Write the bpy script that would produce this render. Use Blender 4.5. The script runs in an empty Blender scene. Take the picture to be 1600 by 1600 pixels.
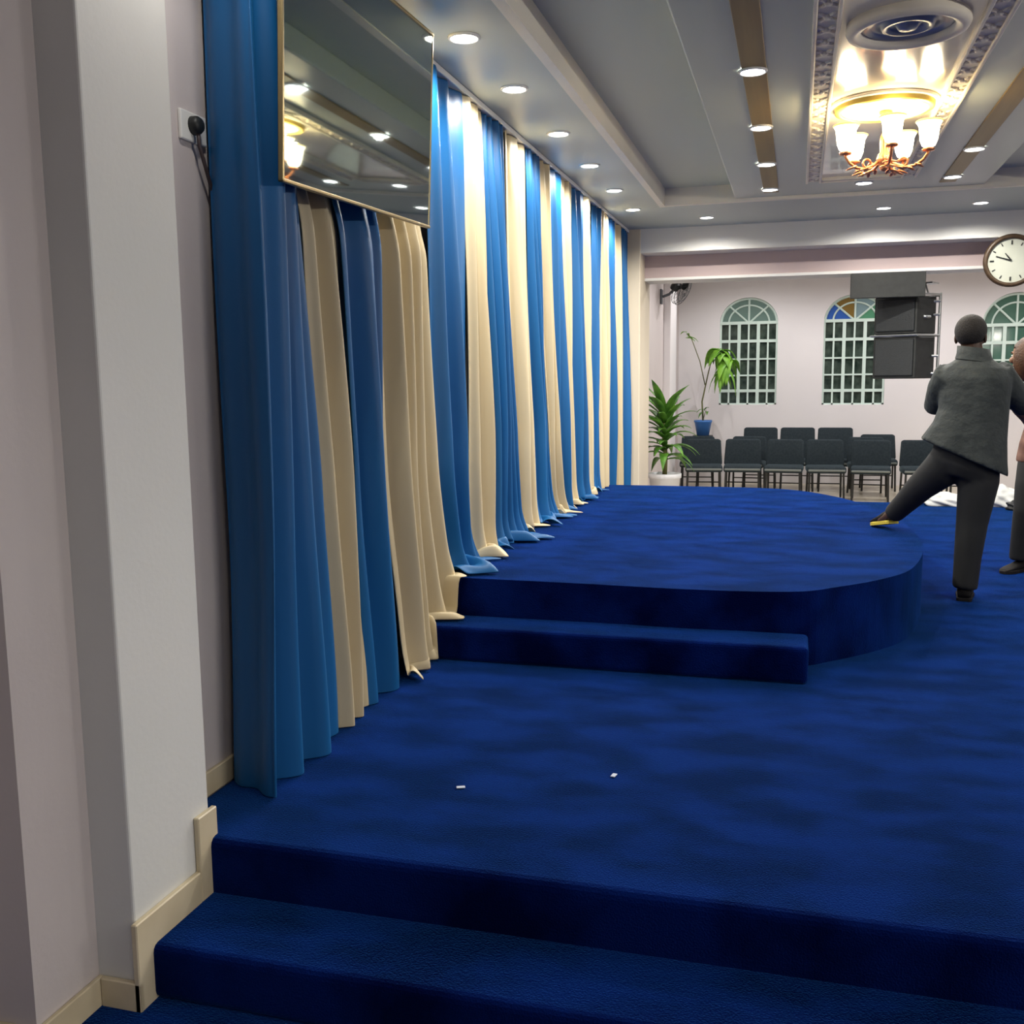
import bpy, bmesh, math, random
from mathutils import Vector, Matrix
random.seed(7)
PI = math.pi
SC = bpy.context.scene
COL = SC.collection

# ------------------------------------------------------------------ camera
cam_d = bpy.data.cameras.new('camera'); cam_d.sensor_width = 36; cam_d.lens = 1560/1600*36
cam_d.clip_start = 0.02; cam_d.clip_end = 100
cam = bpy.data.objects.new('camera', cam_d); COL.objects.link(cam)
R = Matrix(((0.96217077, -0.02565066, 0.27123688), (0.27223583, 0.12971320, -0.95344750), (-0.01072645, 0.99121972, 0.13178928)))
cam.matrix_world = Matrix.Translation((0, 0, 1.32)) @ R.to_4x4()
SC.camera = cam

# ------------------------------------------------------------------ world, exposure
w = bpy.data.worlds.new('night'); SC.world = w; w.use_nodes = True
w.node_tree.nodes['Background'].inputs[0].default_value = (0.010, 0.016, 0.014, 1)
w.node_tree.nodes['Background'].inputs[1].default_value = 1.0
vs = SC.view_settings
vs.view_transform = 'Standard'; vs.look = 'None'; vs.gamma = 1.0; vs.use_curve_mapping = False
vs.exposure = 0.6

DOWN_W = 34.0      # curtain-side soffit lamps
RAFT_W = 48.0
FAR_W = 30.0
HALL_W = 48.0
NEAR_W = 20.0
REAR_W = 26.0
TUBE_W = 37.0
BULB_W = 1.7
COOL = (1.0, 0.945, 0.86)
HALLC = (1.0, 0.97, 0.96)
WARM = (1.0, 0.77, 0.42)

# ------------------------------------------------------------------ materials
def mat(name, col, rough=0.6, metal=0.0, spec=0.4, sheen=0.0, sheen_tint=None, noise=None, bump=None, emit=None, trans=0.0, coat=0.0):
    m = bpy.data.materials.new(name); m.use_nodes = True
    nt = m.node_tree; b = nt.nodes['Principled BSDF']
    b.inputs['Base Color'].default_value = (*col, 1)
    b.inputs['Roughness'].default_value = rough
    b.inputs['Metallic'].default_value = metal
    b.inputs['Specular IOR Level'].default_value = spec
    b.inputs['Transmission Weight'].default_value = trans
    b.inputs['Coat Weight'].default_value = coat
    if sheen:
        b.inputs['Sheen Weight'].default_value = sheen
        b.inputs['Sheen Roughness'].default_value = 0.28
        b.inputs['Sheen Tint'].default_value = (*(sheen_tint or col), 1)
    tc = None
    def coord():
        nonlocal tc
        if tc is None: tc = nt.nodes.new('ShaderNodeTexCoord')
        return tc.outputs['Object']
    if noise:                                   # (scale xyz, detail, colour a, colour b, lo, hi)
        sc, det, ca, cb, lo, hi = noise
        mp = nt.nodes.new('ShaderNodeMapping'); mp.inputs['Scale'].default_value = sc
        n = nt.nodes.new('ShaderNodeTexNoise'); n.inputs['Scale'].default_value = 1; n.inputs['Detail'].default_value = det
        r = nt.nodes.new('ShaderNodeValToRGB')
        r.color_ramp.elements[0].position = lo; r.color_ramp.elements[0].color = (*ca, 1)
        r.color_ramp.elements[1].position = hi; r.color_ramp.elements[1].color = (*cb, 1)
        nt.links.new(coord(), mp.inputs['Vector']); nt.links.new(mp.outputs[0], n.inputs['Vector'])
        nt.links.new(n.outputs['Fac'], r.inputs[0]); nt.links.new(r.outputs[0], b.inputs['Base Color'])
    if bump:                                    # (scale, strength, distance)
        n = nt.nodes.new('ShaderNodeTexNoise'); n.inputs['Scale'].default_value = bump[0]; n.inputs['Detail'].default_value = 4
        bp = nt.nodes.new('ShaderNodeBump'); bp.inputs['Strength'].default_value = bump[1]; bp.inputs['Distance'].default_value = bump[2]
        nt.links.new(coord(), n.inputs['Vector']); nt.links.new(n.outputs['Fac'], bp.inputs['Height'])
        nt.links.new(bp.outputs[0], b.inputs['Normal'])
    if emit:
        b.inputs['Emission Color'].default_value = (*emit[0], 1); b.inputs['Emission Strength'].default_value = emit[1]
    return m

M = {}
M['wall'] = mat('wall_paint', (.61, .55, .54), .55, noise=((1.3, 1.3, .9), 3, (.59, .53, .52), (.64, .58, .565), .35, .7), bump=(60, .06, .01))
M['pillar'] = mat('pillar_paint', (.71, .71, .69), .5, noise=((1.5, 1.5, 1), 3, (.69, .695, .67), (.74, .73, .705), .35, .7), bump=(60, .05, .01))
M['pink'] = mat('shaded_pink_paint', (.50, .40, .395), .55, noise=((1, 1, 1), 2, (.48, .38, .375), (.53, .43, .42), .35, .7))  # pinker paint, darkened to carry the shade below the upper beam face
M['hall'] = mat('hall_paint', (.80, .77, .78), .6, noise=((.7, .7, .7), 2, (.78, .75, .76), (.83, .80, .80), .35, .7))
M['cream_paint'] = mat('cream_paint', (.66, .58, .44), .6, noise=((2, 2, .5), 2, (.63, .55, .42), (.69, .61, .47), .35, .7))
M['tile'] = mat('skirting_tile', (.62, .53, .36), .35, noise=((4, 4, 4), 4, (.56, .47, .31), (.68, .59, .42), .35, .7))
M['soffit'] = mat('soffit_paint', (.47, .525, .50), .42, noise=((1, .4, 1), 2, (.45, .505, .48), (.49, .545, .52), .35, .7))
M['coffer'] = mat('coffer_paint', (.55, .60, .51), .38, noise=((.8, .3, 1), 2, (.53, .58, .49), (.57, .62, .53), .35, .7))
M['raft'] = mat('raft_paint', (.50, .55, .49), .32, noise=((.8, .3, 1), 2, (.48, .53, .47), (.52, .57, .51), .35, .7))
M['trim'] = mat('trim_paint', (.80, .76, .66), .45, noise=((2, 2, 2), 2, (.78, .74, .64), (.83, .79, .69), .35, .7))
M['panel'] = mat('glossy_panel', (.76, .70, .58), .16, spec=.7, coat=.4, noise=((6, 1, 1), 2, (.72, .66, .54), (.80, .74, .62), .3, .7))
M['cornice'] = mat('cornice_plaster', (.84, .78, .65), .5, spec=.25, noise=((9, 9, 9), 2, (.81, .75, .62), (.87, .81, .68), .3, .7))
M['brown'] = mat('brown_strip', (.27, .17, .045), .4, noise=((14, .6, 1), 3, (.22, .135, .035), (.32, .21, .06), .3, .7))
M['carpet'] = mat('blue_carpet', (.002, .018, .15), .95, spec=.02, sheen=.55, sheen_tint=(.040, .23, .74),
                  noise=((3.2, 5.5, 3), 6, (.0004, .0028, .040), (.0018, .0120, .112), .38, .62), bump=(190, .6, .012))
M['floor'] = mat('hall_tile', (.62, .56, .44), .3, noise=((1.2, 1.2, 1), 3, (.56, .50, .39), (.68, .62, .50), .35, .7))
M['blue'] = mat('blue_satin', (.006, .094, .27), .46, spec=.36, sheen=.12, sheen_tint=(.10, .45, .80), noise=((5, 5, .5), 3, (.004, .082, .235), (.008, .110, .31), .3, .7), bump=(350, .08, .003))
M['cream'] = mat('cream_satin', (.56, .47, .30), .5, spec=.35, sheen=.12, sheen_tint=(.9, .85, .7), noise=((5, 5, .5), 3, (.52, .43, .27), (.60, .51, .335), .3, .7), bump=(350, .08, .003))
M['white'] = mat('white_plastic', (.78, .78, .75), .4, noise=((6, 6, 6), 2, (.76, .76, .73), (.80, .80, .77), .3, .7))
M['lens'] = mat('lamp_lens', (.9, .9, .9), .4, emit=((1, .98, .94), 18))
M['mirror'] = mat('mirror_glass', (.36, .425, .42), .03, metal=1.0)
M['gold'] = mat('gold_frame', (.42, .33, .17), .3, metal=.8)
M['steel'] = mat('steel', (.45, .47, .47), .35, metal=.9)
M['chair'] = mat('chair_fabric', (.022, .032, .040), .8, spec=.2, sheen=.3, sheen_tint=(.2, .3, .35), noise=((40, 40, 40), 2, (.018, .027, .034), (.028, .040, .048), .3, .7))
M['chair_metal'] = mat('chair_metal', (.035, .035, .033), .35, metal=.4)
M['chair_edge_highlight'] = mat('chair_edge_highlight', (.16, .18, .17), .5)  # highlight on the seat's front edge, painted in as paler grey
M['black'] = mat('black_paint', (.014, .016, .016), .45, noise=((20, 20, 20), 2, (.011, .013, .013), (.018, .020, .020), .3, .7))
M['grille'] = mat('grille_mesh', (.013, .016, .018), .5, bump=(220, .5, .01))
M['mint'] = mat('mint_frame', (.66, .80, .73), .4, noise=((5, 5, 5), 2, (.63, .77, .70), (.69, .83, .76), .3, .7))
M['night'] = mat('night_glass', (.030, .055, .042), .12, spec=.6, noise=((9, 9, 7), 3, (.012, .026, .020), (.075, .105, .085), .35, .72))
M['g_grey'] = mat('grey_green_glass', (.16, .25, .22), .15)
M['g_blue'] = mat('blue_glass', (.035, .12, .45), .15)
M['g_brown'] = mat('brown_glass', (.24, .15, .035), .15)
M['g_sky'] = mat('sky_glass', (.22, .33, .36), .15)
M['g_green'] = mat('green_glass', (.09, .30, .17), .15)
M['g_teal'] = mat('teal_glass', (.05, .14, .10), .08, spec=.9)
M['wood'] = mat('dark_wood', (.050, .030, .016), .4, noise=((30, 4, 30), 3, (.04, .024, .012), (.07, .042, .022), .3, .7))
M['dial'] = mat('dial_paper', (.44, .46, .39), .5, noise=((5, 5, 5), 2, (.42, .44, .37), (.47, .49, .42), .3, .7))
M['leaf'] = mat('leaf_green', (.06, .20, .022), .45, noise=((9, 9, 9), 2, (.035, .13, .016), (.13, .32, .035), .3, .7))
M['leaf2'] = mat('leaf_bright', (.16, .40, .03), .45, noise=((9, 9, 9), 2, (.10, .29, .02), (.24, .50, .05), .3, .7))
M['stem'] = mat('plant_stem', (.13, .14, .04), .6, noise=((20, 20, 5), 2, (.09, .09, .03), (.18, .19, .06), .3, .7))
M['soil'] = mat('soil', (.03, .02, .012), .95)
M['pot'] = mat('white_pot', (.72, .73, .76), .35, noise=((4, 4, 4), 2, (.70, .71, .74), (.75, .76, .79), .3, .7))
M['bluepot'] = mat('blue_pot', (.06, .20, .55), .4)
M['skin'] = mat('dark_skin', (.060, .030, .018), .5, noise=((12, 12, 12), 2, (.052, .026, .016), (.070, .036, .022), .3, .7))
M['skin2'] = mat('brown_skin', (.20, .105, .06), .5, noise=((12, 12, 12), 2, (.18, .095, .055), (.22, .115, .066), .3, .7))
M['hairb'] = mat('short_black_hair', (.012, .010, .009), .8, bump=(160, .7, .01))
M['hairr'] = mat('brown_hair', (.07, .028, .009), .6, noise=((22, 22, 5), 3, (.028, .011, .004), (.085, .034, .010), .3, .7), bump=(90, .5, .01))
M['jacket'] = mat('grey_jacket', (.034, .043, .044), .8, sheen=.15, sheen_tint=(.3, .34, .34), noise=((9, 9, 5), 3, (.019, .025, .026), (.032, .039, .039), .3, .7), bump=(14, .5, .03))
M['trouser'] = mat('black_trousers', (.010, .011, .012), .8, noise=((8, 8, 4), 2, (.008, .009, .010), (.014, .015, .016), .3, .7))
M['brownknit'] = mat('brown_blouse', (.13, .065, .046), .75, noise=((7, 7, 16), 2, (.09, .042, .030), (.17, .09, .065), .35, .65))
M['shoe'] = mat('black_shoe', (.012, .011, .011), .75, spec=.15)
M['yellow'] = mat('yellow_sole', (.62, .50, .06), .5)
M['collar'] = mat('grey_collar', (.14, .15, .145), .7)
M['copper'] = mat('copper_metal', (.72, .30, .14), .28, metal=.75)
M['shade'] = mat('shade_glass', (.9, .84, .68), .4, emit=((1, .86, .58), 7.5))
M['shade_dim'] = mat('shade_rim', (.85, .68, .25), .4, emit=((1, .72, .22), .55))
M['goldring'] = mat('gold_ring', (.72, .52, .12), .35, metal=.35)
M['plaster'] = mat('medallion_plaster', (.78, .73, .66), .4, noise=((9, 9, 9), 2, (.75, .70, .63), (.81, .76, .69), .3, .7))
M['silver'] = mat('silver_medallion', (.42, .44, .42), .28, metal=.5)
M['eye'] = mat('eye_white', (.7, .68, .64), .3)
M['cloth'] = mat('white_bag', (.74, .76, .74), .6, noise=((10, 10, 10), 3, (.62, .64, .62), (.80, .82, .80), .3, .7))
M['cable'] = mat('dark_cable', (.055, .038, .04), .5)
M['paper'] = mat('paper', (.5, .55, .65), .8)
M['vent'] = mat('fan_grey', (.10, .11, .12), .5)

# ------------------------------------------------------------------ helpers
def tag(o, label=None, cat=None, group=None, kind=None):
    if label: o['label'] = label
    if cat: o['category'] = cat
    if group: o['group'] = group
    if kind: o['kind'] = kind
    return o
def empty(name, loc, label, cat, group=None, rz=0):
    o = bpy.data.objects.new(name, None); COL.objects.link(o); o.empty_display_size = .1
    o.location = loc; o.rotation_euler = (0, 0, rz)
    return tag(o, label, cat, group)
def obj(name, bm, m, parent=None, smooth=False, loc=None):
    me = bpy.data.meshes.new(name)
    bmesh.ops.recalc_face_normals(bm, faces=bm.faces[:])
    bm.to_mesh(me); bm.free()
    for k in (m if isinstance(m, (list, tuple)) else [m]): me.materials.append(k)
    if smooth:
        for p in me.polygons: p.use_smooth = True
    o = bpy.data.objects.new(name, me); COL.objects.link(o)
    if parent: o.parent = parent
    if loc: o.location = loc
    return o
def struct(name, bm, m, parent=None, smooth=False):
    o = obj(name, bm, m, parent, smooth)
    if not parent: o['kind'] = 'structure'
    return o
def B(): return bmesh.new()
def box(bm, a, b, bev=0, seg=2, mi=0):
    n0 = set(bm.faces)
    c = [(a[i]+b[i])/2 for i in range(3)]; s = [abs(b[i]-a[i]) for i in range(3)]
    g = bmesh.ops.create_cube(bm, size=1, matrix=Matrix.Translation(c) @ Matrix.Diagonal((*s, 1)))
    if bev:
        es = list({e for v in g['verts'] for e in v.link_edges})
        bmesh.ops.bevel(bm, geom=es, offset=bev, segments=seg, affect='EDGES', profile=.5)
    if mi:
        for f in bm.faces:
            if f not in n0: f.material_index = mi
    return bm
def xform(bm, mtx): bmesh.ops.transform(bm, matrix=mtx, verts=bm.verts[:]); return bm
def tube(bm, pts, rad, seg=8, cap=True, ell=1.0):
    pts = [Vector(p) for p in pts]; n = len(pts)
    rad = rad if isinstance(rad, (list, tuple)) else [rad]*n
    rings = []; up = None
    for i, p in enumerate(pts):
        t = (pts[min(i+1, n-1)]-pts[max(i-1, 0)]).normalized()
        if up is None:
            up = Vector((0, 0, 1)) if abs(t.z) < .9 else Vector((0, 1, 0))
        s = t.cross(up)
        if s.length < 1e-5: s = t.orthogonal()
        s.normalize(); up = s.cross(t).normalized()
        rings.append([bm.verts.new(p+(s*math.cos(a)+up*math.sin(a)*ell)*rad[i]) for a in [2*PI*k/seg for k in range(seg)]])
    for i in range(n-1):
        for k in range(seg):
            bm.faces.new((rings[i][k], rings[i][(k+1) % seg], rings[i+1][(k+1) % seg], rings[i+1][k]))
    if cap: bm.faces.new(rings[0][::-1]); bm.faces.new(rings[-1])
    return bm
def lathe(bm, prof, seg=32, c=(0, 0, 0), mi=0):
    rings = []
    for r, z in prof:
        if r < 1e-5: rings.append([bm.verts.new((c[0], c[1], c[2]+z))])
        else: rings.append([bm.verts.new((c[0]+r*math.cos(2*PI*k/seg), c[1]+r*math.sin(2*PI*k/seg), c[2]+z)) for k in range(seg)])
    for a, b in zip(rings, rings[1:]):
        for k in range(seg):
            q = (a[k % len(a)], a[(k+1) % len(a)], b[(k+1) % len(b)], b[k % len(b)])
            q = list(dict.fromkeys(q))
            if len(q) > 2:
                f = bm.faces.new(q); f.material_index = mi
    return bm
def prism(bm, pts, z0, z1, bev=0, seg=3):
    lo = [bm.verts.new((x, y, z0)) for x, y in pts]; hi = [bm.verts.new((x, y, z1)) for x, y in pts]
    n = len(pts)
    for i in range(n): bm.faces.new((lo[i], lo[(i+1) % n], hi[(i+1) % n], hi[i]))
    bm.faces.new(lo[::-1]); top = bm.faces.new(hi)
    if bev: bmesh.ops.bevel(bm, geom=list(top.edges), offset=bev, segments=seg, affect='EDGES', profile=.5)
    return bm
def ellipsoid(bm, c, r, u=20, v=14, rot=None):
    mt = Matrix.Translation(c)
    if rot is not None: mt = mt @ rot.to_4x4()
    bmesh.ops.create_uvsphere(bm, u_segments=u, v_segments=v, radius=1, matrix=mt @ Matrix.Diagonal((*r, 1)))
    return bm
def copy_tree(o, parent=None):
    c = o.copy(); COL.objects.link(c)
    if parent: c.parent = parent
    for ch in list(o.children): copy_tree(ch, c)
    return c
def lamp(name, kind, loc, energy, color, parent=None, size=.05, spot=None, blend=.6):
    l = bpy.data.lights.new(name, kind); l.energy = energy; l.color = color
    l.shadow_soft_size = size
    if spot: l.spot_size = math.radians(spot); l.spot_blend = blend
    o = bpy.data.objects.new(name, l); COL.objects.link(o); o.location = loc
    if parent: o.parent = parent
    return o

# ------------------------------------------------------------------ structure: floors and platforms
GZ = -.33; AY0 = 2.415; AY1 = 11.08; BZ = .35
struct('floor', box(B(), (-3.2, -3, GZ-.1), (5.2, 16.3, GZ)), M['floor'])
bm = B(); box(bm, (-3.2, -3, GZ), (5.2, 2.2, GZ+.012), .004)
tag(struct('floor_carpet', bm, M['carpet']), 'blue carpet at the foot of the steps')
bm = B(); box(bm, (-1.63, 2.125, GZ+.012), (4.9, AY0+.02, -.165), .022, 3)
tag(struct('step', bm, M['carpet'], smooth=False), 'low blue carpeted step in front of the platform')
bm = B(); box(bm, (-1.8, AY0, GZ), (4.9, AY1, 0), .025, 3)
tag(struct('platform', bm, M['carpet']), 'wide blue carpeted platform')
ctrl = [(-1.8, 4.60), (-1.0, 4.59), (-.45, 4.57), (.0, 4.62), (.20, 4.77), (.43, 5.03), (.585, 5.33), (.70, 5.9), (.73, 6.5), (.67, 7.3), (.474, 8.08), (.26, 8.55), (0, 8.87), (-.35, 9.0), (-1.0, 9.02), (-1.8, 9.02)]
def catmull(p, n=6):
    o = []
    for i in range(len(p)-1):
        a, b, c, d = (Vector(p[max(i-1, 0)]), Vector(p[i]), Vector(p[i+1]), Vector(p[min(i+2, len(p)-1)]))
        for k in range(n):
            t = k/n
            o.append(.5*((2*b)+(c-a)*t+(2*a-5*b+4*c-d)*t*t+(3*b-a-3*c+d)*t**3))
    o.append(Vector(p[-1])); return o
bm = B(); prism(bm, [tuple(v) for v in catmull(ctrl)], -.0, BZ, .022, 3)
tag(struct('platform_stage', bm, M['carpet']), 'raised round-ended blue carpeted stage')
bm = B(); box(bm, (-1.8, 4.345, 0), (.078, 4.60, .165), .02, 3)
tag(struct('step_stage', bm, M['carpet']), 'narrow blue carpeted step against the stage')

# ------------------------------------------------------------------ structure: walls
SZ = 2.78; CZ = 2.92; HZ = 3.0
struct('wall_left', box(B(), (-2.0, 2.3, GZ), (-1.8, 16.2, 3.2)), M['wall'])
bm = B(); box(bm, (-2.3, -3, GZ), (-1.75, 1.85, 3.2)); xform(bm, Matrix())
bm.free()
bm = B(); box(bm, (-2.3, 1.85, GZ), (-1.75, 2.3, 3.2)); struct('wall_near', bm, M['wall'])
struct('wall_entrance', box(B(), (-2.5, -3, GZ), (-2.15, 1.86, 3.2)), M['wall'])
struct('pillar_left', box(B(), (-1.9, 2.08, GZ), (-1.63, 2.44, 3.2), .006), M['pillar'])
struct('wall_right', box(B(), (4.9, -3, GZ), (5.1, 16.2, 3.2)), M['wall'])
struct('wall_back', box(B(), (-2.5, -3.1, GZ), (5.1, -2.9, 3.2)), M['wall'])
# far wall with arched window holes
WIN = [(-.735, .435, .89, 2.14, .385), (.815, .445, .885, 2.14, .385), (3.03, .47, .885, 2.02, .46)]   # centre x, half width, sill, spring, rise
FY = 16.0; WX0, WX1 = -1.8, 4.9
bm = B()
def quad(bm, *p): bm.faces.new([bm.verts.new(q) for q in p])
xs = [WX0]
for cx, hw, sl, sp, ri in WIN:
    quad(bm, (xs[-1], FY, GZ), (cx-hw, FY, GZ), (cx-hw, FY, 3.2), (xs[-1], FY, 3.2))
    quad(bm, (cx-hw, FY, GZ), (cx+hw, FY, GZ), (cx+hw, FY, sl), (cx-hw, FY, sl))
    arc = [(cx-hw*math.cos(PI*k/24), sp+ri*math.sin(PI*k/24)) for k in range(25)]
    for (xa, za), (xb, zb) in zip(arc, arc[1:]):
        quad(bm, (xa, FY, za), (xb, FY, zb), (xb, FY, 3.2), (xa, FY, 3.2))
        quad(bm, (xa, FY, za), (xb, FY, zb), (xb, FY+.2, zb), (xa, FY+.2, za))
    for x in (cx-hw, cx+hw): quad(bm, (x, FY, sl), (x, FY, sp), (x, FY+.2, sp), (x, FY+.2, sl))
    quad(bm, (cx-hw, FY, sl), (cx+hw, FY, sl), (cx+hw, FY+.2, sl), (cx-hw, FY+.2, sl))
    xs.append(cx+hw)
quad(bm, (xs[-1], FY, GZ), (WX1, FY, GZ), (WX1, FY, 3.2), (xs[-1], FY, 3.2))
bmesh.ops.remove_doubles(bm, verts=bm.verts[:], dist=1e-5)
struct('wall_far', bm, M['hall'])
# windows
def window(n, cx, hw, sl, sp, ri, fan, cols=3, glassm='night', pane_rows=(.78, .56, .36, .17)):
    y0, y1 = FY+.05, FY+.10
    bm = B()
    H = sp-sl
    def bar(x0, x1, z0, z1, d=0): box(bm, (x0, y0+d, z0), (x1, y1, z1))
    bar(cx-hw, cx-hw+.028, sl, sp); bar(cx+hw-.028, cx+hw, sl, sp)
    bar(cx-hw, cx+hw, sl, sl+.022); bar(cx-hw, cx+hw, sp-.02, sp+.025, -.01)
    for i in range(1, cols*2):
        x = cx-hw+2*hw*i/(cols*2); t = .024 if i % 2 == 0 else .013
        bar(x-t, x+t, sl, sp, -.008 if i % 2 == 0 else 0)
    for k, f in enumerate(pane_rows):
        z = sl+H*f; t = .022 if k in (0, len(pane_rows)-1) else .012
        bar(cx-hw, cx+hw, z-t, z+t, -.004)
    for k in range(1, 4):
        a = PI*k/4; dx, dz = math.cos(a), math.sin(a)
        tube(bm, [(cx, y0+.02, sp), (cx+dx*hw*.96, y0+.02, sp+dz*ri*.96)], .016, 6)
    for rr, tt in ((.70, .014), (.965, .022)):
        tube(bm, [(cx+hw*rr*math.cos(PI*k/24), y0+.02, sp+ri*rr*math.sin(PI*k/24)) for k in range(25)], tt, 6)
    root = struct(f'window_{n}', bm, M['mint'])
    g = B(); box(g, (cx-hw+.005, y1-.02, sl+.005), (cx+hw-.005, y1-.008, sp))
    obj('pane', g, M[glassm], root)
    for i, gm in enumerate(fan):
        g = B(); vs_ = []
        for yy in (y1-.02, y1-.008):
            vs_.append([g.verts.new((cx, yy, sp))]+[g.verts.new((cx-hw*.985*math.cos(PI*(i+k/8)/4), yy, sp+ri*.985*math.sin(PI*(i+k/8)/4))) for k in range(9)])
        f, b_ = vs_
        g.faces.new(f); g.faces.new(b_[::-1])
        for k in range(10): g.faces.new((f[k], f[(k+1) % 10], b_[(k+1) % 10], b_[k]))
        o = obj('fan_pane', g, M[gm], root)
        if len(set(fan)) > 1: o['label'] = {'g_blue': 'blue', 'g_brown': 'brown', 'g_sky': 'pale blue', 'g_green': 'green'}.get(gm, 'grey')+' glass pane'
    return root
window(1, *WIN[0], ('g_grey', 'g_grey', 'g_grey', 'g_grey'))
window(2, *WIN[1], ('g_blue', 'g_brown', 'g_sky', 'g_green'))
window(3, *WIN[2], ('g_teal',)*4, glassm='g_teal')

# beam between the two rooms, end pilaster, hall pilaster
bm = B(); box(bm, (-1.53, 10.15, 2.55), (4.9, 10.8, 3.2)); struct('beam_upper', bm, M['pillar'])
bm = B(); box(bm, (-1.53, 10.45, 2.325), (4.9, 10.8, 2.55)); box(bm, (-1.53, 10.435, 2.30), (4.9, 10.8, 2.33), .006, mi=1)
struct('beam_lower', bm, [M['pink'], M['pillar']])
struct('pillar_stage_end', box(B(), (-1.8, 10.14, 0), (-1.53, 10.82, 3.2), .008), M['cream_paint'])
struct('pillar_hall', box(B(), (-1.8, 14.1, GZ), (-1.70, 14.8, 3.2), .008), M['hall'])
struct('trim_hall_left', box(B(), (-1.8, 11.1, GZ), (-1.785, 14.1, GZ+.09)), M['tile'])

# ------------------------------------------------------------------ ceiling
bm = B()
CX0, CX1, CY0, CY1 = -1.126, 1.97, .3, 8.84
for a, b in (((-2.5, -3), (CX0-.02, 10.2)), ((CX1+.02, -3), (5.1, 10.2)), ((CX0-.02, CY1+.02), (CX1+.02, 10.2)), ((CX0-.02, -3), (CX1+.02, CY0-.02))):
    box(bm, (a[0], a[1], SZ), (b[0], b[1], SZ+.03))
struct('ceiling_soffit', bm, M['soffit'])
bm = B(); t = .05
box(bm, (CX0-t, CY0-t, SZ-.006), (CX0, CY1+t, CZ)); box(bm, (CX1, CY0-t, SZ-.006), (CX1+t, CY1+t, CZ))
box(bm, (CX0, CY0-t, SZ-.006), (CX1, CY0, CZ)); box(bm, (CX0, CY1, SZ-.004), (CX1, CY1+t, CZ))
struct('trim_1', bm, M['trim'])
bm = B(); box(bm, (-1.3, .1, CZ), (2.1, 9.0, CZ+.05)); struct('ceiling_coffer', bm, M['coffer'])
RZ = 2.80
bm = B(); box(bm, (-.54, .6, RZ), (1.38, 8.835, CZ), .01); struct('ceiling_raft', bm, M['raft'])
struct('ceiling_hall', box(B(), (-1.9, 10.7, HZ), (5.0, 16.2, HZ+.05)), M['hall'])
for k, (x0, x1) in enumerate(((-.297, -.180), (1.02, 1.137))):
    struct(f'trim_{k+2}', box(B(), (x0, .7, RZ-.008), (x1, 8.6, RZ), .003), M['brown'])
PX0, PX1, PY1 = .025, .815, 8.2
struct('ceiling_panel', box(B(), (PX0+.005, .7, RZ-.006), (PX1-.005, PY1-.005, RZ)), M['panel'])
# ornate plaster border round the glossy panel
def border(name, x0, x1, y0, y1, along_y=True):
    bm = B()
    z = RZ
    if along_y:
        box(bm, (x0, y0, z-.014), (x1, y1, z), .004)
        for xa in (x0, x1-.018): box(bm, (xa, y0, z-.030), (xa+.018, y1, z-.012), .005)
        n = int((y1-y0)/.16)
        for i in range(n):
            y = y0+(i+.5)*(y1-y0)/n; xm = (x0+x1)/2
            ellipsoid(bm, (xm, y, z-.016), (.020, .022, .014), 8, 6)
            for s in (-1, 1):
                ellipsoid(bm, (xm+s*.022, y+.03, z-.015), (.012, .026, .009), 6, 5, Matrix.Rotation(-s*.6, 3, 'Z'))
                ellipsoid(bm, (xm+s*.022, y-.03, z-.015), (.012, .026, .009), 6, 5, Matrix.Rotation(s*.6, 3, 'Z'))
    else:
        box(bm, (x0, y0, z-.014), (x1, y1, z), .004)
        for ya in (y0, y1-.018): box(bm, (x0, ya, z-.030), (x1, ya+.018, z-.012), .005)
    return struct(name, bm, M['cornice'])
border('trim_4', PX0, PX0+.115, .7, PY1); border('trim_5', PX1-.115, PX1, .7, PY1)
border('trim_6', PX0+.115, PX1-.115, PY1-.10, PY1, False)

# ------------------------------------------------------------------ baseboards
def bb(name, *boxes):
    bm = B()
    for a, b in boxes: box(bm, a, b, .003, 1)
    return struct(name, bm, M['tile'])
bb('baseboard_near', ((-1.75, 1.85, GZ), (-1.735, 2.08, GZ+.09)), ((-1.735, 2.063, GZ), (-1.612, 2.08, GZ+.09)), ((-2.15, 1.835, GZ), (-1.735, 1.85, GZ+.09)))
bb('baseboard_pillar', ((-1.63, 2.063, GZ), (-1.612, 2.36, -.075)), ((-1.63, 2.36, GZ), (-1.612, 2.455, .085)))
bb('baseboard_left', ((-1.8, 2.44, 0), (-1.785, 4.3, .08)))

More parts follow.
